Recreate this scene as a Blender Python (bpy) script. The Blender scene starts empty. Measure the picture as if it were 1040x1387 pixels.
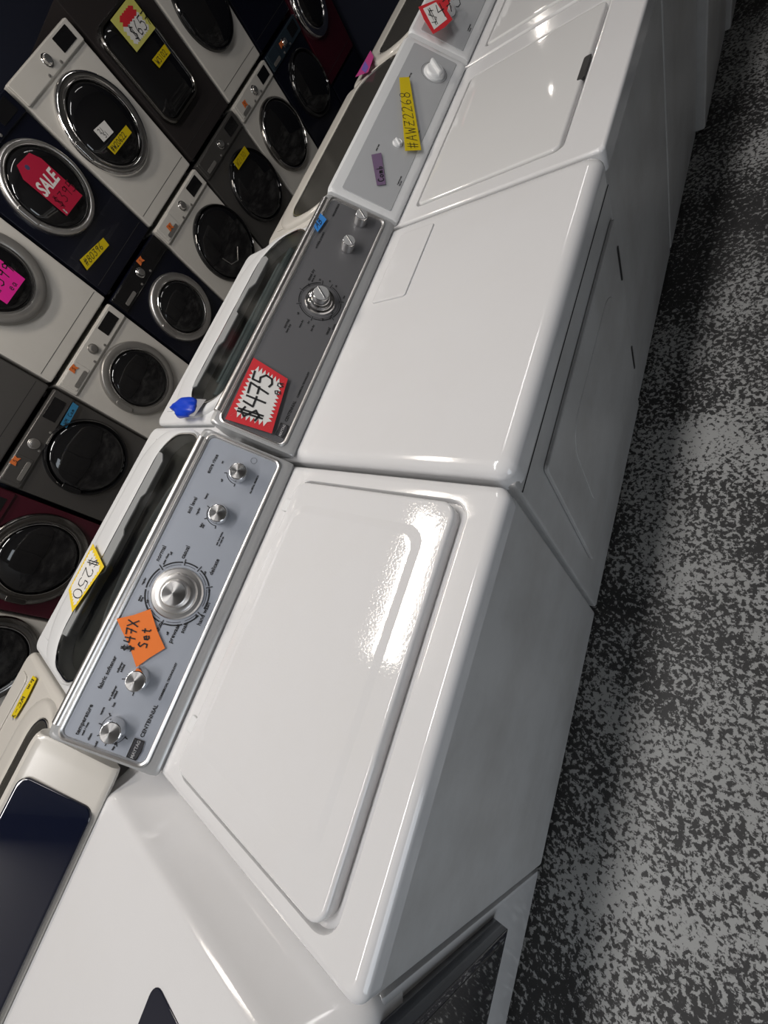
import bpy, bmesh, math, random
from mathutils import Vector, Matrix
random.seed(7)
S = bpy.context.scene
COL = S.collection
# ------------------------------------------------------------------ camera
RM = [[0.357993, 0.899016, -0.252213], [-0.737074, 0.106271, -0.667404], [-0.573204, 0.424826, 0.700686]]
CC = [0.42717, -0.25408, 1.53277]
FPX, PX, PY = 571.691, 463.638, 664.966
cd = bpy.data.cameras.new('camera')
cam = bpy.data.objects.new('camera', cd)
COL.objects.link(cam)
m = Matrix(RM).to_4x4()
m.translation = Vector(CC)
cam.matrix_world = m
cd.sensor_fit = 'HORIZONTAL'
cd.sensor_width = 36
cd.lens = FPX / 1040 * 36
cd.shift_x = (520 - PX) / 1040
cd.shift_y = (PY - 693.5) / 1040
cd.clip_start = 0.01
S.camera = cam
# ------------------------------------------------------------------ world, lights, exposure
S.view_settings.view_transform = 'Standard'
S.view_settings.look = 'None'
S.view_settings.gamma = 1
S.view_settings.use_curve_mapping = False
S.view_settings.exposure = -0.06
w = bpy.data.worlds.new('world')
S.world = w
w.use_nodes = True
w.node_tree.nodes['Background'].inputs[0].default_value = (0.55, 0.6, 0.7, 1)
w.node_tree.nodes['Background'].inputs[1].default_value = 0.1


def lamp(name, loc, sx, sy, power, color, rot=(0, 0, 0)):
    l = bpy.data.lights.new(name, 'AREA')
    l.shape = 'RECTANGLE'
    l.size = sx
    l.size_y = sy
    l.energy = power
    l.color = color
    o = bpy.data.objects.new(name, l)
    o.location = loc
    o.rotation_euler = rot
    COL.objects.link(o)
    return o


ZC = 4.0
WARM = (1, 0.93, 0.84)
lamp('ceiling_lamp', (0.9, 1.95, ZC), 1.5, 0.30, 48, (1, 0.91, 0.80))
lamp('ceiling_lamp', (8.0, 2.42, ZC), 1.3, 0.24, 45, WARM)
lamp('ceiling_lamp', (10.3, 3.0, ZC), 1.2, 0.24, 45, WARM)
for lx, pw in ((-1.2, 30), (0.4, 36), (3.0, 14), (5.6, 9)):
    lamp('ceiling_lamp', (lx, 0.52, ZC), 1.3, 0.30, pw, (1, 0.97, 0.95))
# added cool fill lamp, unseen across the aisle, brightens the machine fronts
lamp('front_fill', (-1.0, -2.35, 1.05), 1.2, 1.8, 22, (0.86, 0.93, 1.0), (math.pi / 2, 0, 0))

# ------------------------------------------------------------------ materials
MAT = {}


def mat(name, col, rough=0.4, metal=0.0, coat=0.0, spec=0.5, peel=0.0, dirt=0.0, dirt_col=(0.2, 0.18, 0.16), grain=0.0, dscale=5.0):
    if name in MAT:
        return MAT[name]
    m = bpy.data.materials.new(name)
    m.use_nodes = True
    nt = m.node_tree
    b = nt.nodes['Principled BSDF']
    b.inputs['Base Color'].default_value = (*col, 1)
    b.inputs['Roughness'].default_value = rough
    b.inputs['Metallic'].default_value = metal
    b.inputs['Coat Weight'].default_value = coat
    b.inputs['Coat Roughness'].default_value = 0.025
    b.inputs['Specular IOR Level'].default_value = spec
    tc = nt.nodes.new('ShaderNodeTexCoord')
    if dirt:
        n = nt.nodes.new('ShaderNodeTexNoise')
        n.inputs['Scale'].default_value = dscale
        n.inputs['Detail'].default_value = 7
        n.inputs['Roughness'].default_value = 0.65
        nt.links.new(tc.outputs['Object'], n.inputs['Vector'])
        r = nt.nodes.new('ShaderNodeMapRange')
        r.inputs['From Min'].default_value = 0.42
        r.inputs['From Max'].default_value = 0.78
        r.inputs['To Max'].default_value = dirt
        nt.links.new(n.outputs['Fac'], r.inputs['Value'])
        mx = nt.nodes.new('ShaderNodeMix')
        mx.data_type = 'RGBA'
        mx.inputs['A'].default_value = (*col, 1)
        mx.inputs['B'].default_value = (*dirt_col, 1)
        nt.links.new(r.outputs['Result'], mx.inputs['Factor'])
        nt.links.new(mx.outputs['Result'], b.inputs['Base Color'])
    if peel or grain:
        n = nt.nodes.new('ShaderNodeTexNoise')
        n.inputs['Scale'].default_value = (210 if peel > 0.5 else 420) if peel else 900
        n.inputs['Detail'].default_value = 2
        nt.links.new(tc.outputs['Object'], n.inputs['Vector'])
        bp = nt.nodes.new('ShaderNodeBump')
        bp.inputs['Strength'].default_value = (peel if peel < 0.5 else peel - 0.5) or grain
        bp.inputs['Distance'].default_value = 0.0012 if peel > 0.5 else 0.0006
        nt.links.new(n.outputs['Fac'], bp.inputs['Height'])
        nt.links.new(bp.outputs['Normal'], b.inputs['Normal'])
    MAT[name] = m
    return m


def glassy(name, tint, fade=0.4):
    """tinted see-through pane: transparent body with a fresnel reflection"""
    m = bpy.data.materials.new(name)
    m.use_nodes = True
    nt = m.node_tree
    nt.nodes.remove(nt.nodes['Principled BSDF'])
    out = nt.nodes['Material Output']
    t = nt.nodes.new('ShaderNodeBsdfTransparent')
    t.inputs[0].default_value = (*tint, 1)
    g = nt.nodes.new('ShaderNodeBsdfGlossy')
    g.inputs['Roughness'].default_value = 0.10
    f = nt.nodes.new('ShaderNodeFresnel')
    f.inputs['IOR'].default_value = 1.28
    mx = nt.nodes.new('ShaderNodeMixShader')
    # reflection only on the outer faces (the exit face would mirror totally at this grazing angle)
    geo = nt.nodes.new('ShaderNodeNewGeometry')
    ff = nt.nodes.new('ShaderNodeMath')
    ff.operation = 'SUBTRACT'
    ff.inputs[0].default_value = 1.0
    nt.links.new(geo.outputs['Backfacing'], ff.inputs[1])
    fm = nt.nodes.new('ShaderNodeMath')
    fm.operation = 'MULTIPLY'
    nt.links.new(f.outputs[0], fm.inputs[0])
    nt.links.new(ff.outputs[0], fm.inputs[1])
    nt.links.new(fm.outputs[0], mx.inputs[0])
    nt.links.new(t.outputs[0], mx.inputs[1])
    nt.links.new(g.outputs[0], mx.inputs[2])
    nt.links.new(mx.outputs[0], out.inputs[0])
    MAT[name] = m
    return m


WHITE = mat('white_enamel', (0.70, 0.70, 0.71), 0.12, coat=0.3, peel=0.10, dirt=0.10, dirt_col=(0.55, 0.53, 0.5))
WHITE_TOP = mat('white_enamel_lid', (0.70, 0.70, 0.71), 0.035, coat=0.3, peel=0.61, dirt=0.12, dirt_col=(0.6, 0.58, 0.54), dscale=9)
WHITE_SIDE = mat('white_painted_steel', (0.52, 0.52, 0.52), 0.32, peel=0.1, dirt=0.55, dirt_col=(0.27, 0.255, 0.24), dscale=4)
CREAM_LIT = mat('cream_lit_plastic', (0.60, 0.575, 0.53), 0.22, coat=0.2)  # also carries the tan cast of light on the left-edge washer's rim
WPLAST = mat('white_plastic', (0.72, 0.73, 0.74), 0.28)
GREYW = mat('light_grey_plastic', (0.45, 0.46, 0.48), 0.4)
SILVER = mat('silver_plastic', (0.50, 0.505, 0.51), 0.3, metal=0.35)
CHROME = mat('chrome', (0.80, 0.79, 0.78), 0.10, metal=1.0)
SATIN = mat('brushed_metal', (0.78, 0.76, 0.74), 0.34, metal=1.0)
BLUEGREY = mat('silver_blue_panel', (0.40, 0.43, 0.49), 0.42, metal=0.25, grain=0.05)
DARKGREY = mat('graphite_panel', (0.135, 0.135, 0.142), 0.42, metal=0.2, grain=0.05)
PALE = mat('pale_grey_panel', (0.42, 0.43, 0.445), 0.42)
BLACK = mat('black_plastic', (0.012, 0.012, 0.013), 0.4)
SEAM = mat('dark_seam', (0.02, 0.02, 0.02), 0.8)  # even dark tone for panel joints
NAVYG = mat('navy_gloss_glass', (0.004, 0.006, 0.018), 0.05, coat=1.0)
BLACKG = mat('black_gloss_glass', (0.008, 0.008, 0.009), 0.06, coat=0.5)
SMOKE = mat('smoked_glass', (0.050, 0.048, 0.043), 0.14, spec=0.35)
INK = mat('black_ink', (0.012, 0.012, 0.014), 0.6)
NAVYB = mat('midnight_blue_enamel', (0.004, 0.005, 0.012), 0.2, coat=0.3)
BURG = mat('burgundy_enamel', (0.055, 0.006, 0.014), 0.2, coat=0.3)
STEELD = mat('graphite_steel', (0.13, 0.125, 0.12), 0.3, metal=0.6)
DARKBR = mat('dark_charcoal_enamel', (0.035, 0.030, 0.030), 0.3, metal=0.2)
TEALB = mat('slate_blue_metallic', (0.05, 0.075, 0.10), 0.25, metal=0.5)
WALLW = mat('aged_white_enamel', (0.62, 0.60, 0.56), 0.28, dirt=0.15, dirt_col=(0.4, 0.37, 0.32))
RINGG = mat('grey_ring_plastic', (0.30, 0.29, 0.275), 0.28, metal=0.5)
ORANGE = mat('orange_paper', (0.85, 0.20, 0.03), 0.75, grain=0.2)
REDP = mat('red_paper', (0.60, 0.02, 0.03), 0.6)
WPAPER = mat('white_paper', (0.72, 0.71, 0.69), 0.7)
YELP = mat('yellow_paper', (0.80, 0.58, 0.02), 0.65)
YELT = mat('yellow_tape', (0.62, 0.47, 0.0), 0.6)
PALEY = mat('pale_yellow_paper', (0.60, 0.58, 0.14), 0.6)
PINKP = mat('pink_paper', (0.75, 0.01, 0.30), 0.6)
CRIM = mat('crimson_card', (0.42, 0.008, 0.04), 0.5)
BLUET = mat('blue_masking_tape', (0.03, 0.22, 0.62), 0.6)
DEEPB = mat('deep_blue_plastic', (0.005, 0.05, 0.55), 0.35)
PURPT = mat('purple_tape', (0.17, 0.11, 0.20), 0.6)
GREYP = mat('grey_card', (0.30, 0.30, 0.31), 0.7)
BRUSH = mat('radial_brushed_cap', (0.85, 0.84, 0.83), 0.30, metal=1.0)
_n = BRUSH.node_tree
_t = _n.nodes.new('ShaderNodeTangent')
_t.direction_type = 'RADIAL'
_t.axis = 'Z'
_n.nodes['Principled BSDF'].inputs['Anisotropic'].default_value = 0.9
_n.links.new(_t.outputs[0], _n.nodes['Principled BSDF'].inputs['Tangent'])
TINT = glassy('tinted_lid_glass', (0.66, 0.66, 0.65))


# ------------------------------------------------------------------ geometry helpers
class Fr:
    """a local frame: (x, y, z) -> o + x u + y v + z n"""
    def __init__(s, o, u, v):
        s.o = Vector(o)
        s.u = Vector(u).normalized()
        s.v = Vector(v).normalized()
        s.n = s.u.cross(s.v).normalized()

    def __call__(s, x, y, z=0.0):
        return s.o + s.u * x + s.v * y + s.n * z


TOPF = Fr((0, 0, 0), (1, 0, 0), (0, 1, 0))


def rrect(x0, y0, x1, y1, r, n=6):
    r = max(1e-4, min(r, (x1 - x0) / 2 - 1e-4, (y1 - y0) / 2 - 1e-4))
    P = []
    for cx, cy, a0 in ((x1 - r, y0 + r, -90), (x1 - r, y1 - r, 0), (x0 + r, y1 - r, 90), (x0 + r, y0 + r, 180)):
        for i in range(n + 1):
            a = math.radians(a0 + 90 * i / n)
            P.append((cx + r * math.cos(a), cy + r * math.sin(a)))
    return P


def loft(bm, loops, cap0=True, cap1=True):
    def inner(L):
        c = sum((Vector(p) for p in L), Vector()) / len(L)
        return [Vector(p).lerp(c, 0.03) for p in L]
    if cap1 and len(loops[0]) > 8 and len(loops) > 2:
        loops = loops + [inner(loops[-1])]
    V = [[bm.verts.new(p) for p in L] for L in loops]
    n = len(V[0])
    for a, b in zip(V, V[1:]):
        for i in range(n):
            j = (i + 1) % n
            bm.faces.new((a[i], a[j], b[j], b[i]))
    if cap0:
        bm.faces.new(V[0][::-1])
    if cap1:
        bm.faces.new(V[-1])
    return V


def slab(bm, fr, x0, y0, x1, y1, z0, z1, r=0.01, e=0.004, n=6, seg=3, bottom=False):
    """rounded-corner slab with rounded upper edge"""
    L = []
    if bottom:
        for i in range(seg + 1):
            a = math.pi / 2 * (1 - i / seg)
            d = e * (1 - math.cos(a))
            L.append([fr(x, y, z0 + e * (1 - math.sin(a))) for x, y in rrect(x0 + d, y0 + d, x1 - d, y1 - d, max(r - d, 1e-3), n)])
    else:
        L.append([fr(x, y, z0) for x, y in rrect(x0, y0, x1, y1, r, n)])
    for i in range(seg + 1):
        a = math.pi / 2 * i / seg
        d = e * (1 - math.cos(a))
        L.append([fr(x, y, z1 - e * (1 - math.sin(a))) for x, y in rrect(x0 + d, y0 + d, x1 - d, y1 - d, max(r - d, 1e-3), n)])
    loft(bm, L)


def box(bm, x0, x1, y0, y1, z0, z1, e=0.0):
    slab(bm, TOPF, x0, y0, x1, y1, z0, z1, max(e, 1e-4), max(e, 1e-4), 2 if e else 1, 2 if e else 1, True)


def lathe(bm, fr, cx, cy, prof, n=40, sx=1.0, sy=1.0, cap=True):
    L = []
    for r, h in prof:
        L.append([fr(cx + sx * r * math.cos(2 * math.pi * i / n), cy + sy * r * math.sin(2 * math.pi * i / n), h) for i in range(n)])
    loft(bm, L, cap, cap)


def ringshape(bm, fr, outl, prof):
    """outl(d) gives the outline inset by d; prof [(inset, height)...]; closed band"""
    L = [[fr(x, y, h) for x, y in outl(d)] for d, h in prof]
    V = [[bm.verts.new(p) for p in q] for q in L]
    n = len(V[0])
    for k in range(len(V)):
        a, b = V[k], V[(k + 1) % len(V)]
        for i in range(n):
            j = (i + 1) % n
            bm.faces.new((a[i], a[j], b[j], b[i]))


def tube(bm, pts, r, n=8):
    pts = [Vector(p) for p in pts]
    L = []
    for i, p in enumerate(pts):
        t = (pts[min(i + 1, len(pts) - 1)] - pts[max(i - 1, 0)]).normalized()
        a = t.orthogonal().normalized() if i == 0 else (a - t * a.dot(t)).normalized()
        b = t.cross(a)
        L.append([p + (a * math.cos(2 * math.pi * k / n) + b * math.sin(2 * math.pi * k / n)) * r for k in range(n)])
    loft(bm, L)


def B():
    return bmesh.new()


def obj(name, bm, m, parent=None, ang=35, loc=None):
    bmesh.ops.recalc_face_normals(bm, faces=bm.faces[:])
    if loc is not None:
        bmesh.ops.translate(bm, verts=bm.verts[:], vec=-Vector(loc))
    me = bpy.data.meshes.new(name)
    bm.to_mesh(me)
    bm.free()
    me.materials.append(m)
    me.shade_smooth()
    me.set_sharp_from_angle(angle=math.radians(ang))
    o = bpy.data.objects.new(name, me)
    COL.objects.link(o)
    if loc is not None:
        o.location = loc
    if parent:
        o.parent = parent
    if len(me.polygons) < 4000:
        wn = o.modifiers.new('weighted_normals', 'WEIGHTED_NORMAL')
        wn.mode = 'FACE_AREA'
        wn.weight = 90
        wn.keep_sharp = True
    return o


def tag(o, label, cat, group=None):
    o['label'] = label
    o['category'] = cat
    if group:
        o['group'] = group
    return o


def thing(name, loc, label, cat, group=None, rz=0.0):
    o = bpy.data.objects.new(name, None)
    o.empty_display_size = 0.1
    COL.objects.link(o)
    o.location = loc
    o.rotation_euler = (0, 0, rz)
    return tag(o, label, cat, group)


# ---- printed text (flat lettering laid on a frame)
def text_mesh(txt, size, align='LEFT', shear=0.0, bold=0.0):
    cu = bpy.data.curves.new('t', 'FONT')
    cu.body = txt
    cu.size = size
    cu.align_x = align
    cu.shear = shear
    cu.offset = bold
    cu.resolution_u = 3
    o = bpy.data.objects.new('t', cu)
    me = bpy.data.meshes.new_from_object(o)
    bpy.data.objects.remove(o)
    return me


def put_text(bm, fr, txt, x, y, size, z=0.0006, ang=0.0, align='LEFT', shear=0.0, bold=0.00028, sx=1.0):
    me = text_mesh(txt, size, align, shear, bold)
    ca, sa = math.cos(ang), math.sin(ang)
    vs = [bm.verts.new(fr(x + v.co.x * sx * ca - v.co.y * sa, y + v.co.x * sx * sa + v.co.y * ca, z)) for v in me.vertices]
    for p in me.polygons:
        try:
            bm.faces.new([vs[i] for i in p.vertices])
        except ValueError:
            pass
    bpy.data.meshes.remove(me)


def bar(bm, fr, x0, y0, x1, y1, wd, z):
    d = Vector((x1 - x0, y1 - y0))
    if d.length < 1e-6:
        return
    d.normalize()
    p = Vector((-d.y, d.x)) * wd / 2
    e = d * wd * 0.25
    bm.faces.new([bm.verts.new(fr(a, b, z)) for a, b in (
        (x0 - e.x - p.x, y0 - e.y - p.y), (x1 + e.x - p.x, y1 + e.y - p.y), (x1 + e.x + p.x, y1 + e.y + p.y), (x0 - e.x + p.x, y0 - e.y + p.y))])


def arc(bm, fr, cx, cy, r, a0, a1, wd, z, n=20):
    P = []
    for i in range(n + 1):
        a = math.radians(a0 + (a1 - a0) * i / n)
        P.append((cx + r * math.cos(a), cy + r * math.sin(a)))
    for a, b in zip(P, P[1:]):
        bar(bm, fr, *a, *b, wd, z)


# ---- hand lettering: each glyph is a set of pen strokes in a 0.6 x 1 box
def _o(cx, cy, rx, ry, a0=90, a1=450, n=12):
    return [(cx + rx * math.cos(math.radians(a0 + (a1 - a0) * i / n)), cy + ry * math.sin(math.radians(a0 + (a1 - a0) * i / n))) for i in range(n + 1)]


GL = {
    '0': [_o(.3, .5, .27, .48)],
    '1': [[(.3, 1), (.3, 0)]],
    '2': [[(.03, .78), (.15, .97), (.4, .97), (.52, .75), (.4, .5), (.05, .02), (.6, .06)]],
    '3': [[(.05, .95), (.5, .93), (.25, .58), (.5, .45), (.5, .15), (.25, 0), (.03, .1)]],
    '4': [[(.18, 1), (.05, .5), (.6, .48)], [(.5, .95), (.42, 0)]],
    '5': [[(.58, .97), (.15, .95), (.1, .58), (.35, .62), (.55, .4), (.45, .08), (.2, 0), (.02, .1)]],
    '6': [[(.45, 1), (.15, .65), (.05, .3), (.2, .02), (.45, .05), (.52, .3), (.3, .45), (.08, .3)]],
    '7': [[(.02, .93), (.57, .97), (.28, .02)], [(.12, .5), (.5, .52)]],
    '8': [_o(.3, .74, .2, .23), _o(.3, .25, .25, .25)],
    '9': [[(.5, .75), (.3, .95), (.08, .8), (.15, .55), (.5, .62), (.5, .9), (.4, .02)]],
    '$': [[(.55, .82), (.3, .93), (.08, .75), (.3, .52), (.53, .3), (.3, .08), (.03, .2)], [(.24, 1.1), (.24, -.1)], [(.38, 1.1), (.38, -.1)]],
    '#': [[(.2, 1), (.1, 0)], [(.45, 1), (.35, 0)], [(0, .68), (.6, .72)], [(0, .33), (.55, .37)]],
    'A': [[(0, 0), (.3, 1), (.55, 0)], [(.1, .4), (.5, .4)]],
    'W': [[(0, 1), (.12, 0), (.3, .7), (.45, 0), (.62, 1)]],
    'Z': [[(.02, .95), (.55, .95), (.05, .05), (.6, .05)], [(.1, .5), (.5, .5)]],
    'C': [_o(.35, .5, .3, .48, 50, 310)],
    'Y': [[(0, 1), (.3, .5), (.58, 1)], [(.3, .5), (.25, 0)]],
    'S': [[(.52, .88), (.3, .98), (.1, .75), (.45, .4), (.4, .08), (.05, .1)]],
    'E': [[(.5, 1), (.08, 1), (.05, 0), (.52, 0)], [(.07, .52), (.42, .52)]],
    'T': [[(0, .97), (.6, .97)], [(.3, .97), (.28, 0)]],
    'L': [[(.08, 1), (.05, .02), (.5, .02)]],
    'M': [[(0, 0), (.1, 1), (.3, .4), (.5, 1), (.6, 0)]],
    'X': [[(0, 1), (.55, 0)], [(.55, 1), (0, 0)]],
    'R': [[(.05, 0), (.05, 1), (.45, .9), (.4, .55), (.06, .5), (.55, 0)]],
    'B': [[(.05, 0), (.05, 1), (.42, .9), (.35, .55), (.06, .52), (.5, .35), (.4, .03), (.05, 0)]],
    'o': [_o(.28, .28, .22, .26)],
    'm': [[(.02, 0), (.05, .55), (.2, .5), (.25, .05), (.3, .5), (.45, .5), (.52, 0)]],
    'b': [[(.08, 1), (.08, 0), (.4, .05), (.45, .4), (.1, .45)]],
    'a': [[(.45, .5), (.15, .5), (.05, .2), (.25, 0), (.45, .4), (.5, 0)]],
    'e': [[(.08, .28), (.45, .3), (.35, .55), (.1, .45), (.08, .15), (.25, 0), (.48, .1)]],
    's': [[(.42, .5), (.15, .5), (.35, .25), (.3, 0), (.05, .03)]],
    't': [[(.2, .9), (.2, .1), (.35, 0)], [(0, .6), (.42, .62)]],
    'r': [[(.08, .55), (.1, 0)], [(.1, .35), (.25, .55), (.42, .5)]],
    '-': [[(.1, .45), (.5, .48)]],
    '.': [[(.2, 0), (.26, .05)]],
    ' ': [],
}


def pen(bm, fr, txt, x, y, h, wd, z=0.0009, ang=0.0, sp=0.78, sx=1.0):
    ca, sa = math.cos(ang), math.sin(ang)
    cx = 0.0
    for ch in txt:
        for st in GL[ch]:
            P = [((cx + a * h * sx), b * h) for a, b in st]
            P = [(x + a * ca - b * sa, y + a * sa + b * ca) for a, b in P]
            for a, b in zip(P, P[1:]):
                bar(bm, fr, *a, *b, wd, z)
        cx += sp * h * sx


def poly_plate(bm, fr, P, z0, z1, curl=0.0):
    """thin sheet with the given outline"""
    loft(bm, [[fr(x, y, z0 + curl * ((i * 37) % 5) / 5) for i, (x, y) in enumerate(P)], [fr(x, y, z1 + curl * ((i * 37) % 5) / 5) for i, (x, y) in enumerate(P)]])


def quad_lerp(Q, s, t):
    a = [Q[0][k] * (1 - s) + Q[1][k] * s for k in (0, 1)]
    b = [Q[3][k] * (1 - s) + Q[2][k] * s for k in (0, 1)]
    return (a[0] * (1 - t) + b[0] * t, a[1] * (1 - t) + b[1] * t)


def burst(Q, nx, ny, d0, d1):
    """jagged star-burst outline inside the quad Q"""
    P = []
    for side, n in ((0, nx), (1, ny), (2, nx), (3, ny)):
        st = lambda t, d: ((t, d), (1 - d, t), (1 - t, 1 - d), (d, 1 - t))[side]
        P.append(quad_lerp(Q, *st(d0, d0)))
        for i in range(2 * n - 1):
            t = d1 + (1 - 2 * d1) * i / (2 * n - 2)
            P.append(quad_lerp(Q, *st(t, d0 if i % 2 else d1)))
    return P


class Sheet:
    """a paper sign or a strip of tape: quad Q (four uv corners, bottom-left first, counter-clockwise as read)"""
    def __init__(s, name, fr, Q, m, label, cat, group=None, z=0.002, outline=None, t=0.0008):
        s.fr, s.Q, s.z = fr, Q, z
        s.loc = fr(*Q[0], z)
        bm = B()
        poly_plate(bm, fr, outline or Q, z, z + t)
        s.o = obj(name, bm, m, None, loc=s.loc)
        tag(s.o, label, cat, group)
        s.zt = z + t
        q0, q1, q3 = Vector(Q[0]), Vector(Q[1]), Vector(Q[3])
        s.wd = (q1 - q0).length
        s.h = (q3 - q0).length
        ex, ey = (q1 - q0).normalized(), (q3 - q0).normalized()
        s.f2 = Fr(fr(*Q[0]), fr.u * ex.x + fr.v * ex.y, fr.u * ey.x + fr.v * ey.y)
        if s.f2.n.dot(fr.n) < 0:
            s.f2.n = -s.f2.n

    def part(s, name, m, fn, up=0.0005):
        bm = B()
        fn(bm, s.f2, s.zt + up)
        bmesh.ops.translate(bm, verts=bm.verts[:], vec=-s.loc)
        return obj(name, bm, m, s.o)

    def write(s, lines, m=INK, name='handwriting'):
        def fn(bm, f, z):
            for txt, x, y, h, wd in lines:
                pen(bm, f, txt, x * s.wd, y * s.h, h * s.h, wd, z)
        return s.part(name, m, fn)


# ------------------------------------------------------------------ room
def struct(name, bm, m):
    o = obj(name, bm, m)
    o['kind'] = 'structure'
    return o


def floor_mat():
    m = bpy.data.materials.new('worn_concrete')
    m.use_nodes = True
    nt = m.node_tree
    b = nt.nodes['Principled BSDF']
    N = nt.nodes.new
    Lk = nt.links.new
    tc = N('ShaderNodeTexCoord')

    def noise(scale, det, rough, dist=0.0):
        n = N('ShaderNodeTexNoise')
        n.inputs['Scale'].default_value = scale
        n.inputs['Detail'].default_value = det
        n.inputs['Roughness'].default_value = rough
        n.inputs['Distortion'].default_value = dist
        Lk(tc.outputs['Object'], n.inputs['Vector'])
        return n
    fine = noise(78, 5, 0.66, 0.3)
    mid = noise(3.2, 5, 0.6)
    big = noise(1.1, 3, 0.5)
    # flake threshold drifts with the larger noises
    a = N('ShaderNodeMath'); a.operation = 'MULTIPLY_ADD'
    a.inputs[1].default_value = 0.50
    Lk(mid.outputs['Fac'], a.inputs[0]); Lk(fine.outputs['Fac'], a.inputs[2])
    a2 = N('ShaderNodeMath'); a2.operation = 'MULTIPLY_ADD'
    a2.inputs[1].default_value = 0.35
    Lk(big.outputs['Fac'], a2.inputs[0]); Lk(a.outputs[0], a2.inputs[2])
    r = N('ShaderNodeMapRange')
    r.inputs['From Min'].default_value = 0.945
    r.inputs['From Max'].default_value = 0.99
    Lk(a2.outputs[0], r.inputs['Value'])
    base = N('ShaderNodeMix'); base.data_type = 'RGBA'
    base.inputs['A'].default_value = (0.013, 0.013, 0.014, 1)
    base.inputs['B'].default_value = (0.050, 0.048, 0.047, 1)
    Lk(mid.outputs['Fac'], base.inputs['Factor'])
    fl = N('ShaderNodeMix'); fl.data_type = 'RGBA'
    fl.inputs['A'].default_value = (0.27, 0.27, 0.262, 1)
    fl.inputs['B'].default_value = (0.46, 0.46, 0.45, 1)
    Lk(big.outputs['Fac'], fl.inputs['Factor'])
    mx = N('ShaderNodeMix'); mx.data_type = 'RGBA'
    Lk(r.outputs['Result'], mx.inputs['Factor'])
    Lk(base.outputs['Result'], mx.inputs['A'])
    Lk(fl.outputs['Result'], mx.inputs['B'])
    Lk(mx.outputs['Result'], b.inputs['Base Color'])
    b.inputs['Roughness'].default_value = 0.55
    bp = N('ShaderNodeBump')
    bp.inputs['Strength'].default_value = 0.4
    bp.inputs['Distance'].default_value = 0.002
    Lk(a2.outputs[0], bp.inputs['Height'])
    Lk(bp.outputs['Normal'], b.inputs['Normal'])
    return m


bm = B(); box(bm, -2.1, 13, -4.2, 4.1, -0.1, 0.0); struct('floor', bm, floor_mat())
NAVYWALL = mat('navy_wall_paint', (0.006, 0.009, 0.024), 0.85)
WALLC = mat('dim_wall_paint', (0.30, 0.29, 0.28), 0.8)
CEILM = mat('ceiling_paint', (0.50, 0.50, 0.51), 0.9)
bm = B(); box(bm, -2.1, 13, 4.0, 4.1, 0.0, 4.3); struct('wall_back', bm, NAVYWALL)
bm = B(); box(bm, 12.9, 13, -4.2, 4.0, 0.0, 4.3); struct('wall_far', bm, WALLC)
bm = B(); box(bm, -2.1, -1.65, -2.4, -2.3, 0.0, 4.3); box(bm, -0.35, 13, -2.4, -2.3, 0.0, 4.3); box(bm, -1.65, -0.35, -2.4, -2.3, 2.05, 4.3); struct('wall_aisle', bm, mat('aisle_wall_paint', (0.12, 0.12, 0.12), 0.8))  # gap in this wall is added for the fill lamp
bm = B(); box(bm, -2.1, 13, -4.2, 4.1, 4.3, 4.4); struct('ceiling', bm, CEILM)
bm = B(); box(bm, 5.72, 5.80, 1.45, 4.0, 0.0, 4.3); struct('wall_partition', bm, NAVYWALL)
# near wall
bm = B()
box(bm, -2.1, -2.0, -2.3, 4.0, 0, 4.3)
struct('wall_near', bm, WALLC)

# ------------------------------------------------------------------ machine parts
def knob(fr, x, y, r, h, parent, name='knob', m1=CHROME, m2=SATIN, grip=False, skirt=None):
    """turned knob with a skirt, tapered body and brushed cap"""
    bm = B()
    pr = []
    if skirt:
        pr += [(skirt, 0.0), (skirt, h * 0.12), (skirt * 0.94, h * 0.22), (skirt * 0.80, h * 0.25), (skirt * 0.74, h * 0.45), (skirt * 0.66, h * 0.50)]
    pr += [(r, h * 0.1 if not skirt else h * 0.5), (r * 0.97, h * 0.6), (r * 0.9, h * 0.9), (r * 0.86, h * 0.98), (r * 0.82, h)]
    lathe(bm, fr, x, y, pr, 40)
    k = obj(name, bm, m1, parent)
    bm = B()
    lathe(bm, fr, x, y, [(r * 0.80, h * 0.99), (r * 0.79, h * 1.04), (r * 0.5, h * 1.07), (0.0005, h * 1.085)], 40)
    obj('cap', bm, m2 if grip else BRUSH, k)
    if grip:
        bm = B()
        a = 0.9
        f2 = Fr(fr(x, y, h * 1.03), fr.u * math.cos(a) + fr.v * math.sin(a), -fr.u * math.sin(a) + fr.v * math.cos(a))
        slab(bm, f2, -r * 0.74, -r * 0.06, r * 0.74, r * 0.06, 0, h * 0.12, r * 0.08, r * 0.05, 3, 2)
        obj('grip', bm, CHROME, k)
    return k


def console_profile(W, base_y, z0, ztop, ytop, yback, x0, x1, ends=0.02):
    """console body: side profile swept across the machine; rounded at both ends"""
    P = [(base_y, z0), (base_y - 0.004, z0 + 0.008), (base_y + 0.001, z0 + 0.020), (ytop - 0.006, ztop - 0.012), (ytop + 0.004, ztop - 0.002), (ytop + 0.016, ztop),
         (yback - 0.008, ztop - 0.012), (yback, ztop - 0.05 if ztop - 0.05 > z0 else z0 + 0.01), (yback, z0)]
    cy = sum(p[0] for p in P) / len(P)
    k = 5
    half = [(x0 + ends * (1 - math.cos(math.pi / 2 * i / k)), ends * (1 - math.sin(math.pi / 2 * i / k))) for i in range(k + 1)]
    L = half + [(x0 + x1 - x, d) for x, d in half[::-1]]
    loops = []
    for x, d in L:
        loops.append([(x, cy + (y - cy) * (1 - d * 1.5), z if z <= z0 + 0.001 else z0 + (z - z0) * (1 - d * 2.0)) for y, z in P])
    bm = B()
    loft(bm, loops)
    return bm


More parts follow.
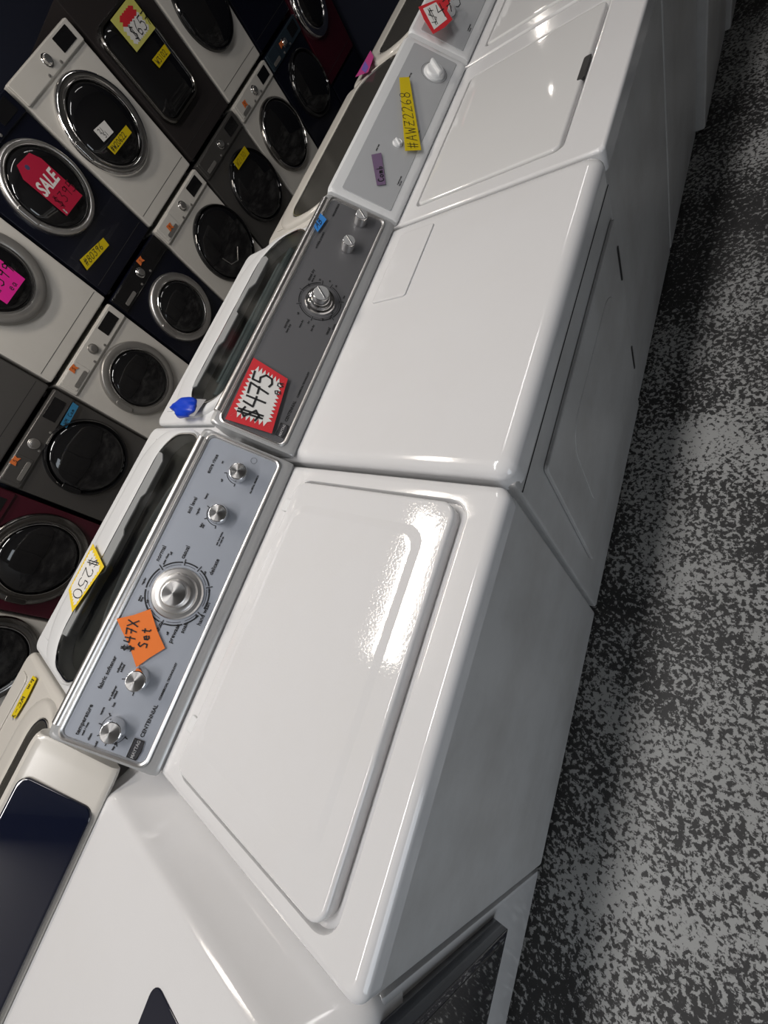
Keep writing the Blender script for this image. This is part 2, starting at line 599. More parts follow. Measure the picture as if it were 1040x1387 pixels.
def face_frame(x0, y0, z0, y1, z1):
    return Fr((x0, y0, z0), (1, 0, 0), (0, y1 - y0, z1 - z0))


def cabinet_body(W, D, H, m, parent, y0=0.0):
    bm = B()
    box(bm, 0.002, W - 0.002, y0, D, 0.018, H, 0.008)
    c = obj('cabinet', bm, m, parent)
    for fx in (0.05, W - 0.05):
        for fy in (0.06, D - 0.06):
            bm = B()
            lathe(bm, TOPF, fx, fy, [(0.020, 0.0), (0.020, 0.008), (0.012, 0.010), (0.012, 0.03)], 12)
            obj('levelling_foot', bm, BLACK, parent)
    return c


def top_deck(W, D, z0, z1, hole, parent, m=WHITE, r=0.022, e=0.018, depth=0.022, yback=None):
    """top panel with rolled edges and a recess the lid drops into"""
    bm = B()
    L = []
    L.append([(x, y, z0) for x, y in rrect(0.0, -0.004, W, yback or D, r, 8)])
    for i in range(6):
        a = math.pi / 2 * i / 5
        d = e * (1 - math.cos(a))
        L.append([(x, y, z1 - e * (1 - math.sin(a))) for x, y in rrect(d, -0.004 + d, W - d, (yback or D) - d * 0.3, max(r - d * 0.5, 0.004), 8)])
    if hole:
        hx0, hy0, hx1, hy1, hr = hole
        for d, z in ((-0.007, z1), (-0.002, z1 - 0.0015), (0.0, z1 - 0.006), (0.0005, z1 - depth)):
            L.append([(x, y, z) for x, y in rrect(hx0 + d, hy0 + d, hx1 - d, hy1 - d, hr - d, 8)])
    loft(bm, L)
    return obj('top_panel', bm, m, parent)


def lid_plate(W, x0, y0, x1, y1, z0, z1, r, parent, m=WHITE_TOP, border=0.055, step=0.0022, slope=0.014):
    bm = B()
    L = [[(x, y, z0) for x, y in rrect(x0, y0, x1, y1, r, 8)]]
    e = 0.007
    for i in range(5):
        a = math.pi / 2 * i / 4
        d = e * (1 - math.cos(a))
        L.append([(x, y, z1 - e * (1 - math.sin(a))) for x, y in rrect(x0 + d, y0 + d, x1 - d, y1 - d, max(r - d, .004), 8)])
    if border:
        for d, dz in ((border - 0.003, 0), (border, 0.0003), (border + slope, step - 0.0003), (border + slope + 0.003, step)):
            L.append([(x, y, z1 + dz) for x, y in rrect(x0 + d, y0 + d * 0.75, x1 - d, y1 - d * 0.5, max(r + 0.012 - d * 0.1, .01), 8)])
    loft(bm, L)
    return obj('lid', bm, m, parent, ang=30)


def badge(fr, x, y, w_, h_, parent, word):
    bm = B()
    P = [(x, y), (x + w_ * 0.5, y - h_ * 0.14), (x + w_, y), (x + w_, y + h_), (x, y + h_)]
    poly_plate(bm, fr, P, 0.001, 0.0035)
    b = obj('badge', bm, CHROME, parent)
    bm = B()
    d = h_ * 0.10
    P = [(x + d, y + d), (x + w_ * 0.5, y - h_ * 0.14 + d), (x + w_ - d, y + d), (x + w_ - d, y + h_ - d), (x + d, y + h_ - d)]
    poly_plate(bm, fr, P, 0.0035, 0.0039)
    obj('badge_field', bm, mat('badge_steel', (0.10, 0.10, 0.11), 0.3, metal=0.5), b)
    bm = B()
    put_text(bm, fr, word, x + w_ / 2, y + h_ * 0.34, h_ * 0.42, 0.0046, align='CENTER', bold=0.0003, sx=0.92)
    obj('badge_lettering', bm, mat('badge_letters', (0.75, 0.75, 0.76), 0.3, metal=0.6), b)
    return b


def centennial_console(root, W, panel_m, dark, lead, z0, ytop, ztop, y0):
    """metal-trimmed console: body, face panel, chrome trim; returns the face frame"""
    bm = console_profile(W, y0, z0, ztop, ytop, ytop + 0.030, 0.001, W - 0.004)
    con = obj('console', bm, SILVER, root)
    fr = face_frame(0.0, y0 + 0.001, z0 + 0.020, ytop - 0.006, ztop - 0.012)
    L = math.hypot(ytop - 0.007 - y0, ztop - 0.032 - z0)
    bm = B()
    slab(bm, fr, 0.016, 0.020, W - 0.019, L - 0.004, -0.002, 0.0012, 0.012, 0.001, 6, 1)
    pan = obj('control_panel', bm, panel_m, con)
    bm = B()
    o = lambda d: rrect(0.007 + d, 0.012 + d, W - 0.010 - d, L + 0.006 - d, 0.018 - d * 0.5, 6)
    ringshape(bm, fr, o, [(0.0, -0.004), (0.001, 0.0035), (0.004, 0.0050), (0.007, 0.0035), (0.009, -0.003)])
    obj('chrome_trim', bm, SATIN, con)
    bm = B()
    tube(bm, [(0.03 + (W - 0.06) * i / 10, ytop + 0.004, ztop - 0.003) for i in range(11)], 0.0105, 12)
    obj('top_rail', bm, SATIN, con)
    return con, fr


def ticks(bm, fr, cx, cy, r, angs, ln, wd=0.0012, z=0.0022):
    for a in angs:
        a = math.radians(a)
        bar(bm, fr, cx + r * math.cos(a), cy + r * math.sin(a), cx + (r + ln) * math.cos(a), cy + (r + ln) * math.sin(a), wd, z)


# ------------------------------------------------------------------ washer with the bright lid (nearest full machine)
def centennial_washer():
    W, D = 0.700, 0.66
    r = thing('top_load_washer', (0, 0, 0), 'white top-load washer with silver-blue console, nearest full machine of the aisle row', 'washer', 'machines along the aisle')
    cabinet_body(W, 0.665, 0.880, WHITE_SIDE, r)
    top_deck(W, 0.68, 0.872, 0.915, (0.031, 0.056, 0.662, 0.470, 0.035), r, depth=0.017)
    lid_plate(W, 0.038, 0.070, 0.655, 0.466, 0.897, 0.926, 0.028, r)
    for x in (0.10, 0.58):
        bm = B()
        slab(bm, TOPF, x, 0.464, x + 0.03, 0.486, 0.905, 0.921, 0.004, 0.002)
        obj('lid_hinge', bm, WPLAST, r)
    con, fr = centennial_console(r, W, BLUEGREY, False, None, 0.915, 0.650, 1.086, 0.512)
    z = 0.0020
    for kx, ky in ((0.055, 0.100), (0.153, 0.099), (0.519, 0.095), (0.623, 0.094)):
        knob(fr, kx, ky, 0.0225, 0.024, con, grip=False)
    knob(fr, 0.332, 0.103, 0.030, 0.034, con, 'timer_knob', m1=SATIN, skirt=0.054)
    bm = B()
    T = lambda s, x, y, h, **k: put_text(bm, fr, s, x, y, h * 1.12, z, **k)
    T('temperature', 0.024, 0.158, 0.0100); T('wash / rinse', 0.026, 0.150, 0.0045)
    T('fabric softener', 0.112, 0.158, 0.0098)
    T('soil level', 0.497, 0.154, 0.0100); T('extra rinse', 0.597, 0.154, 0.0098)
    T('normal', 0.378, 0.168, 0.0110); T('casual', 0.402, 0.122, 0.0110); T('delicate', 0.392, 0.052, 0.0105)
    T('hand wash', 0.288, 0.031, 0.0105); T('soak', 0.262, 0.056, 0.0105); T('prewash', 0.236, 0.070, 0.0105); T('heavy duty', 0.218, 0.104, 0.0105)
    T('regular', 0.322, 0.176, 0.0050); T('extra', 0.290, 0.168, 0.0050); T('time', 0.290, 0.163, 0.0050)
    T('CENTENNIAL', 0.058, 0.042, 0.0092); T('COMMERCIAL TECHNOLOGY', 0.130, 0.042, 0.0050)
    T('ALL-METAL GEARBOX', 0.590, 0.050, 0.0042); T('auto load sensing', 0.455, 0.070, 0.0040); T('no retail tub', 0.455, 0.064, 0.0040)
    # words round the small dials
    for s, x, y in (('cold', 0.015, 0.118), ('tap cold', 0.020, 0.085), ('clean', 0.022, 0.135), ('warm', 0.070, 0.135), ('hot', 0.090, 0.120), ('no softener', 0.098, 0.132), ('added', 0.104, 0.126),
                    ('softener', 0.150, 0.142), ('added', 0.153, 0.136), ('off', 0.590, 0.120), ('on', 0.630, 0.137), ('light', 0.478, 0.118), ('soil', 0.478, 0.113), ('regular', 0.500, 0.138), ('heavy', 0.540, 0.136),
                    ('off', 0.292, 0.150), ('off', 0.400, 0.150), ('off', 0.388, 0.066), ('off', 0.356, 0.042), ('off', 0.300, 0.045), ('off', 0.268, 0.070), ('off', 0.248, 0.084), ('auto rinse', 0.376, 0.155)):
        T(s, x, y, 0.0055)
    obj('printed_words', bm, INK, con)['kind'] = 'stuff'
    bm = B()
    for a0, a1 in ((60, 100), (104, 140), (144, 172), (182, 214), (218, 246), (262, 300), (305, 338), (346, 372), (16, 52)):
        arc(bm, fr, 0.332, 0.103, 0.0655, a0, a1, 0.0028, z, 10)
        arc(bm, fr, 0.332, 0.103, 0.0600, a0 + 2, a1 - 2, 0.0009, z, 10)
    ticks(bm, fr, 0.332, 0.103, 0.0595, (56, 142, 178, 250, 302, 342, 12), 0.013, 0.0020)
    arc(bm, fr, 0.055, 0.100, 0.0260, 40, 260, 0.0010, z); ticks(bm, fr, 0.055, 0.100, 0.0260, (45, 90, 130, 175, 215, 255), 0.006, 0.0018)
    arc(bm, fr, 0.153, 0.099, 0.0260, 110, 185, 0.0014, z); ticks(bm, fr, 0.153, 0.099, 0.0260, (110, 185), 0.006, 0.0018)
    arc(bm, fr, 0.519, 0.095, 0.0260, 75, 190, 0.0014, z); ticks(bm, fr, 0.519, 0.095, 0.0260, (75, 130, 190), 0.006, 0.0018)
    arc(bm, fr, 0.623, 0.094, 0.0260, 110, 185, 0.0014, z); ticks(bm, fr, 0.623, 0.094, 0.0260, (110, 185), 0.006, 0.0018)
    arc(bm, fr, 0.665, 0.075, 0.007, 0, 360, 0.0006, z)
    obj('printed_scales', bm, INK, con)['kind'] = 'stuff'
    badge(fr, 0.018, 0.036, 0.036, 0.021, con, 'MAYTAG')
    return r, fr


W1, FR1 = centennial_washer()


def centennial_dryer():
    W = 0.745
    r = thing('clothes_dryer', (0.710, 0, 0), 'white dryer with dark grey console and red-edged price sign, second machine of the aisle row', 'dryer', 'machines along the aisle')
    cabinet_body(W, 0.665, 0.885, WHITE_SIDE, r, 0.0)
    top_deck(W, 0.68, 0.868, 0.928, None, r, r=0.03, e=0.026)
    # lint screen cover at the back of the top
    bm = B()
    slab(bm, TOPF, 0.455, 0.368, 0.695, 0.470, 0.9285, 0.9325, 0.008, 0.003, 5, 2)
    obj('lint_screen_cover', bm, WHITE, r)
    # door: raised panel with hinge slots at the far side
    FF = Fr((0, 0.0, 0), (1, 0, 0), (0, 0, 1))
    bm = B()
    slab(bm, FF, 0.085, 0.245, 0.722, 0.785, 0.0015, 0.009, 0.012, 0.003)
    d = obj('door', bm, WHITE_SIDE, r)
    bm = B()
    slab(bm, FF, 0.20, 0.340, 0.62, 0.70, 0.009, 0.0105, 0.08, 0.0014)
    obj('door_panel', bm, WHITE_SIDE, d)
    for z in (0.32, 0.67):
        bm = B()
        slab(bm, FF, 0.700, z - 0.05, 0.709, z + 0.05, 0.010, 0.0115, 0.003, 0.001)
        obj('door_hinge', bm, BLACK, d)
    bm = B()
    slab(bm, FF, 0.006, 0.850, W - 0.006, 0.853, 0.0, 0.001, 0.001, 0.0005)
    obj('panel_seam', bm, SEAM, r)
    con, fr = centennial_console(r, W, DARKGREY, True, None, 0.928, 0.638, 1.088, 0.512)
    z = 0.0020
    knob(fr, 0.600, 0.078, 0.0195, 0.026, con, grip=True, m1=CHROME, m2=SILVER)
    knob(fr, 0.695, 0.077, 0.0195, 0.026, con, grip=True, m1=CHROME, m2=SILVER)
    knob(fr, 0.412, 0.083, 0.0245, 0.034, con, 'timer_knob', grip=True, m2=SILVER, skirt=0.040)
    bm = B()
    T = lambda s, x, y, h, **k: put_text(bm, fr, s, x, y, h * 1.12, z, **k)
    T('wrinkle prevent', 0.555, 0.150, 0.0080); T('temperature', 0.672, 0.148, 0.0080)
    T('normal', 0.300, 0.132, 0.0085); T('heavy duty', 0.290, 0.124, 0.0055)
    T('timed dry', 0.455, 0.130, 0.0085); T('damp dry', 0.455, 0.122, 0.0055); T('casual', 0.330, 0.030, 0.0085); T('wrinkle', 0.350, 0.022, 0.0055)
    for s, x, y in (('off', 0.350, 0.118), ('more dry', 0.318, 0.100), ('dry', 0.338, 0.085), ('less dry', 0.322, 0.070), ('off', 0.362, 0.055), ('more dry', 0.375, 0.040), ('less', 0.448, 0.030), ('60', 0.470, 0.060), ('40', 0.476, 0.080), ('20', 0.468, 0.105), ('off', 0.440, 0.125)):
        T(s, x, y, 0.0055)
    T('CENTENNIAL', 0.072, 0.032, 0.0085); T('COMMERCIAL TECHNOLOGY', 0.140, 0.032, 0.0050)
    obj('printed_words', bm, INK, con)['kind'] = 'stuff'
    bm = B()
    for a0, a1 in ((20, 78), (84, 120), (128, 176), (184, 232), (240, 290), (300, 345)):
        arc(bm, fr, 0.412, 0.083, 0.0545, a0, a1, 0.0022, z, 10)
    arc(bm, fr, 0.412, 0.083, 0.0500, 0, 360, 0.0008, z, 40)
    ticks(bm, fr, 0.412, 0.083, 0.050, (15, 80, 124, 180, 236, 295, 350), 0.012, 0.0018)
    obj('printed_scales', bm, INK, con)['kind'] = 'stuff'
    badge(fr, 0.030, 0.024, 0.034, 0.020, con, 'MAYTAG')
    return r, fr


DR, FRD = centennial_dryer()


# ------------------------------------------------------------------ plain white top loaders farther along the aisle
def plain_washer(X, W, Y, label, lidh=True, zt=0.920, kn=((0.591, 0.070, 0.030), (0.262, 0.080, 0.013))):
    r = thing('top_load_washer', (X, Y, 0), label, 'washer', 'machines along the aisle')
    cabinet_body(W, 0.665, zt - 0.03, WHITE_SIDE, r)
    hole = (0.055, 0.088, W - 0.085, 0.470, 0.02)
    top_deck(W, 0.68, zt - 0.05, zt, hole, r, r=0.012, e=0.008, depth=0.012)
    lid = lid_plate(W, 0.060, 0.093, W - 0.090, 0.466, zt - 0.011, zt + 0.002, 0.018, r, m=mat('smooth_white_enamel', (0.68, 0.68, 0.68), 0.04, coat=0.3), border=0.0)
    # hand notch at the front of the lid
    bm = B()
    slab(bm, TOPF, W / 2 - 0.055, 0.089, W / 2 + 0.035, 0.106, zt - 0.004, zt + 0.0028, 0.006, 0.001)
    obj('hand_notch', bm, BLACK, lid)
    y0, ytop, z0, ztop = 0.512, 0.640, zt, zt + 0.165
    bm = console_profile(W, y0, z0, ztop, ytop, ytop + 0.036, 0.004, W - 0.004)
    con = obj('console', bm, WPLAST, r)
    fr = face_frame(0, y0 + 0.001, z0 + 0.020, ytop - 0.006, ztop - 0.012)
    L = math.hypot(ytop - 0.007 - y0, ztop - 0.032 - z0)
    bm = B()
    slab(bm, fr, 0.025, 0.016, W - 0.025, L - 0.012, -0.002, 0.0014, 0.006, 0.001, 4, 1)
    obj('control_panel', bm, PALE, con)
    for kx, ky, kr in kn:
        bm = B()
        lathe(bm, fr, kx, ky, [(kr * 1.15, 0), (kr * 1.12, 0.005), (kr, 0.007), (kr * 0.92, kr * 0.42), (kr * 0.8, kr * 0.50), (0.0005, kr * 0.52)], 32)
        k = obj('knob', bm, WPLAST, con)
        bm = B()
        f2 = Fr(fr(kx, ky, kr * 0.4), fr.u * 0.64 + fr.v * 0.76, -fr.u * 0.76 + fr.v * 0.64)
        slab(bm, f2, -kr * 0.95, -kr * 0.2, kr * 0.95, kr * 0.2, 0, kr * 0.42, kr * 0.15, kr * 0.1, 3, 2)
        obj('grip', bm, WPLAST, k)
    bm = B()
    for s, x, y, h in (('water level', 0.20, 0.125, 0.006), ('wash temperature', 0.30, 0.035, 0.006), ('regular', 0.43, 0.125, 0.006), ('heavy duty', 0.52, 0.132, 0.006), ('4 cycle automatic', 0.12, 0.028, 0.005), ('heavy duty', 0.12, 0.022, 0.0045)):
        put_text(bm, fr, s, x, y, h, 0.0022)
    arc(bm, fr, 0.591, 0.070, 0.042, 0, 360, 0.0008, 0.0022, 32)
    obj('printed_words', bm, INK, con)['kind'] = 'stuff'
    return r, fr


M3, FR3 = plain_washer(1.466, 0.700, 0.005, 'white top-load washer with pale grey console carrying yellow and purple tape strips')
M4, FR4 = plain_washer(2.178, 0.664, 0.004, 'white top-load washer with a torn red sign on its console, beyond the tape-marked one', kn=((0.165, 0.120, 0.026), (0.45, 0.08, 0.026)))
M5, FR5 = plain_washer(2.855, 0.665, -0.026, 'white machine past the red-signed washer, only its front and edge seen at top right')
M6, FR6 = plain_washer(3.530, 0.690, -0.045, 'farthest white machine of the aisle row, a dark front sliver at the top edge')


# ------------------------------------------------------------------ nearest machine: white with navy glass, cut off by the frame
def near_machine():
    W = 0.735
    r = thing('clothes_dryer', (-0.742, 0.0, 0), 'white dryer with navy glass console and dark front door, cut off at bottom left', 'dryer', 'machines along the aisle')
    cabinet_body(W, 0.66, 0.835, WHITE, r, 0.002)
    bm = B()
    L = []
    for d, z in ((0.0, 0.78), (0.0, 0.835), (0.004, 0.850), (0.014, 0.866), (0.034, 0.887), (0.054, 0.908), (0.066, 0.923), (0.073, 0.932), (0.080, 0.9365), (0.086, 0.9375)):
        L.append([(x, y, z) for x, y in rrect(d, -0.004 + d * 0.35, W - d, 0.665, 0.03 + d * 0.6, 8)])
    loft(bm, L)
    top = obj('top_panel', bm, WHITE, r, ang=50)
    bm = B()
    slab(bm, TOPF, 0.10, 0.10, W - 0.165, 0.297, 0.9372, 0.9392, 0.02, 0.001)
    obj('dark_window', bm, NAVYG, top)
    # console: cream rounded rim and navy glass face
    bm = console_profile(W, 0.612, 0.934, 1.062, 0.752, 0.790, 0.055, W - 0.030, 0.03)
    con = obj('console', bm, CREAM_LIT, r)
    fr = face_frame(0, 0.613, 0.952, 0.748, 1.054)
    bm = B()
    L_ = math.hypot(0.135, 0.102)
    slab(bm, fr, 0.075, -0.004, W - 0.105, L_ + 0.002, 0.0, 0.006, 0.022, 0.004)
    obj('console_glass', bm, NAVYG, con)
    # front door standing proud of the front
    FF = Fr((0, 0.002, 0), (1, 0, 0), (0, 0, 1))
    bm = B()
    slab(bm, FF, 0.10, 0.377, W - 0.022, 0.84, 0.0, 0.030, 0.004, 0.002)
    d = obj('door', bm, NAVYG, r)
    bm = B()
    slab(bm, FF, 0.115, 0.392, W - 0.037, 0.825, 0.030, 0.031, 0.004, 0.0005)
    obj('door_glass', bm, mat('mirror_black_glass', (0.02, 0.021, 0.024), 0.04, coat=1.0), d)
    return r


near_machine()


# ------------------------------------------------------------------ back row: glass-lidded washers facing the other way
def glass_washer(X1, Yf, W, label, zf=0.955, zb=0.972, lidm=WPLAST, inner='notched', rim=CREAM_LIT, gx=(0.035, 0.035), gy0=0.235, glr=0.10, back=0.700, rim_y=0.055, well=0.14, con_h=0.035):
    """local frame: x across, y from its own front (0) to its back (D); placed turned round"""
    D = Yf - back
    r = thing('glass_lid_washer', (X1, Yf, 0), label, 'washer', 'glass-lidded washers behind the aisle row', math.pi)
    bm = B(); box(bm, 0.003, W - 0.003, 0.0, D, 0.018, zf - 0.03, 0.008)
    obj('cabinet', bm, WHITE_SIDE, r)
    for fx in (0.05, W - 0.05):
        for fy in (0.06, D - 0.06):
            bm = B(); lathe(bm, TOPF, fx, fy, [(0.02, 0.0), (0.02, 0.01), (0.012, 0.012), (0.012, 0.03)], 10)
            obj('levelling_foot', bm, BLACK, r)
    sl = (zb - zf) / 0.50
    YW = D - 0.16

    def Z(y, dz=0.0):
        return zf + sl * max(0.0, min(y, YW)) * 1.0 + dz
    # sloping top cover with a well for the lid
    bm = B()
    gx0, gx1 = gx[0], W - gx[1]
    L = [[(x, y, zf - 0.05) for x, y in rrect(0.0, 0.0, W, D, 0.03, 8)]]
    for i in range(5):
        a = math.pi / 2 * i / 4
        d = 0.014 * (1 - math.cos(a))
        L.append([(x, y, Z(y, -0.014 * (1 - math.sin(a)))) for x, y in rrect(d, d, W - d, D - d, 0.03 - d * .5, 8)])
    # raised rim round the lid
    oq = (0.018, rim_y, W - 0.018, D - well + 0.015, glr + 0.05)
    iq = (gx0, gy0, gx1, D - well, glr)
    for t, dz in ((0.0, 0.0), (0.05, 0.006), (0.14, 0.011), (0.35, 0.0145), (0.8, 0.016), (0.95, 0.014), (1.0, 0.010), (1.005, -0.060)):
        q = [a + (b - a) * t for a, b in zip(oq, iq)]
        L.append([(x, y, Z(y, dz)) for x, y in rrect(*q, 8)])
    loft(bm, L)
    obj('top_cover', bm, rim, r, ang=40)
    # inside the well: dark tub and ring
    zc = Z(0.38)
    bm = B()
    lathe(bm, Fr((W / 2, min(0.385, D - well - 0.07), zc - 0.033), (1, 0, 0), (0, 1, 0)), 0, 0, [(0.27, 0.0), (0.27, 0.012), (0.25, 0.02), (0.235, 0.015), (0.225, 0.002)], 40, 1.0, 0.30)
    obj('tub_ring', bm, mat('tub_grey', (0.35, 0.38, 0.39), 0.25), r)
    bm = B()
    slab(bm, TOPF, gx0 + 0.004, gy0 + 0.004, gx1 - 0.004, D - well - 0.004, zc - 0.090, zc - 0.034, max(glr - 0.01, 0.02), 0.004)
    obj('tub_cover', bm, mat('tub_charcoal', (0.13, 0.135, 0.13), 0.5), r)
    bm = B()
    if inner == 'agitator':
        tube(bm, [(0.10 + (W - 0.2) * i / 8, 0.335, zc - 0.012 + 0.002 * math.sin(i * 0.8)) for i in range(9)], 0.014, 10)
        tube(bm, [(0.14 + (W - 0.3) * i / 8, 0.285, zc - 0.020) for i in range(9)], 0.010, 8)
        obj('dispenser_tray', bm, mat('tub_blue_grey', (0.30, 0.38, 0.40), 0.15), r)
    else:
        bm.free()
    # lid: glass pane with grey strip and chrome edge line
    LF = Fr((0, 0, zf + 0.006), (1, 0, 0), (0, 0.5, zb - zf))
    bm = B()
    slab(bm, LF, gx0 + 0.004, gy0 + 0.006, gx1 - 0.004, D - well - 0.005, 0.0, 0.006, glr - 0.004, 0.002, 8, 2)
    lid = obj('lid_glass', bm, TINT if inner != 'plain' else SMOKE, r)
    bm = B()
    o = lambda d: rrect(gx0 + 0.001 + d, gy0 + 0.002 + d, gx1 - 0.001 - d, D - well - 0.001 - d, glr - d, 8)
    ringshape(bm, LF, o, [(0.0, 0.003), (0.0, 0.0085), (0.0035, 0.0085), (0.004, 0.003)])
    obj('lid_edge_trim', bm, CHROME, lid)
    if inner != 'plain':
        # stepped grey handle strip along the lid's front
        bm = B()
        y0 = gy0 + 0.012
        xs = [gx0 + 0.075, gx0 + 0.10, gx0 + 0.21, gx0 + 0.225, gx0 + 0.33, gx0 + 0.345, gx0 + 0.46, gx0 + 0.475, gx1 - 0.075]
        ys = [0.030, 0.058, 0.058, 0.040, 0.040, 0.058, 0.058, 0.036, 0.036]
        if inner == 'agitator':
            ys = [0.030, 0.060, 0.060, 0.030, 0.030, 0.050, 0.050, 0.028, 0.028]
        P = [(gx0 + 0.070, y0)] + [(x, y0 + yy) for x, yy in zip(xs, ys)] + [(gx1 - 0.070, y0)]
        P = P[::-1]
        poly_plate(bm, LF, P, 0.0065, 0.0100)
        obj('lid_strip', bm, mat('strip_grey', (0.30, 0.31, 0.315), 0.35), lid)
    # low console at its back, hidden by the aisle row
    if con_h > 0:
        bm = console_profile(W, D - 0.115, zb - 0.004, zb + con_h, D - 0.06, D - 0.02, 0.01, W - 0.01)
        obj('console', bm, WPLAST, r)
    # flat front ledge moulding
    bm = B()
    LG = Fr((0, 0, zf + 0.001), (1, 0, 0), (0, 0.5, zb - zf))
    slab(bm, LG, 0.05, 0.035, W - 0.05, 0.105, 0.0, 0.0025, 0.02, 0.002)
    obj('front_ledge', bm, rim, r)
    return r, LF


GA, LFA = glass_washer(0.775, 1.290, 0.800, 'white glass-lidded washer with the yellow-edged sign, behind the silver-blue console', rim=WPLAST, glr=0.10, gy0=0.190)
GB, LFB = glass_washer(1.590, 1.285, 0.805, 'white glass-lidded washer with a bluish tub seen through its lid, behind the dark grey console', inner='agitator', rim=WPLAST, glr=0.12, gx=(0.03, 0.06), gy0=0.175)
GC, LFC = glass_washer(2.510, 1.175, 0.910, 'cream washer with a plain smoked glass lid, behind the tape-marked console', inner='plain', rim=CREAM_LIT, gy0=0.115, glr=0.09, gx=(0.03, 0.05), rim_y=0.03)
GD, LFD = glass_washer(3.330, 1.160, 0.810, 'cream washer with a dark lid at the top edge, farthest of the back row', inner='plain', rim=CREAM_LIT, gy0=0.115, glr=0.09, gx=(0.03, 0.06), rim_y=0.03)
GZ, LFZ = glass_washer(-0.035, 1.300, 0.745, 'glass-lidded washer, rim tinted as warm-lit, with yellow tape at the left edge', inner='plain', rim=CREAM_LIT, gy0=0.315, glr=0.075, gx=(0.045, 0.085), back=0.805, rim_y=0.215, well=0.035, con_h=-0.03)  # tan of the light is put into this rim's colour


# ------------------------------------------------------------------ front loaders stacked along the wall
def ringmat(k):
    return {'chrome': CHROME, 'grey': RINGG, 'satin': SATIN, 'black': BLACKG, 'white': WALLW, 'dark': mat('dark_chrome', (0.25, 0.24, 0.23), 0.15, metal=1.0)}[k]


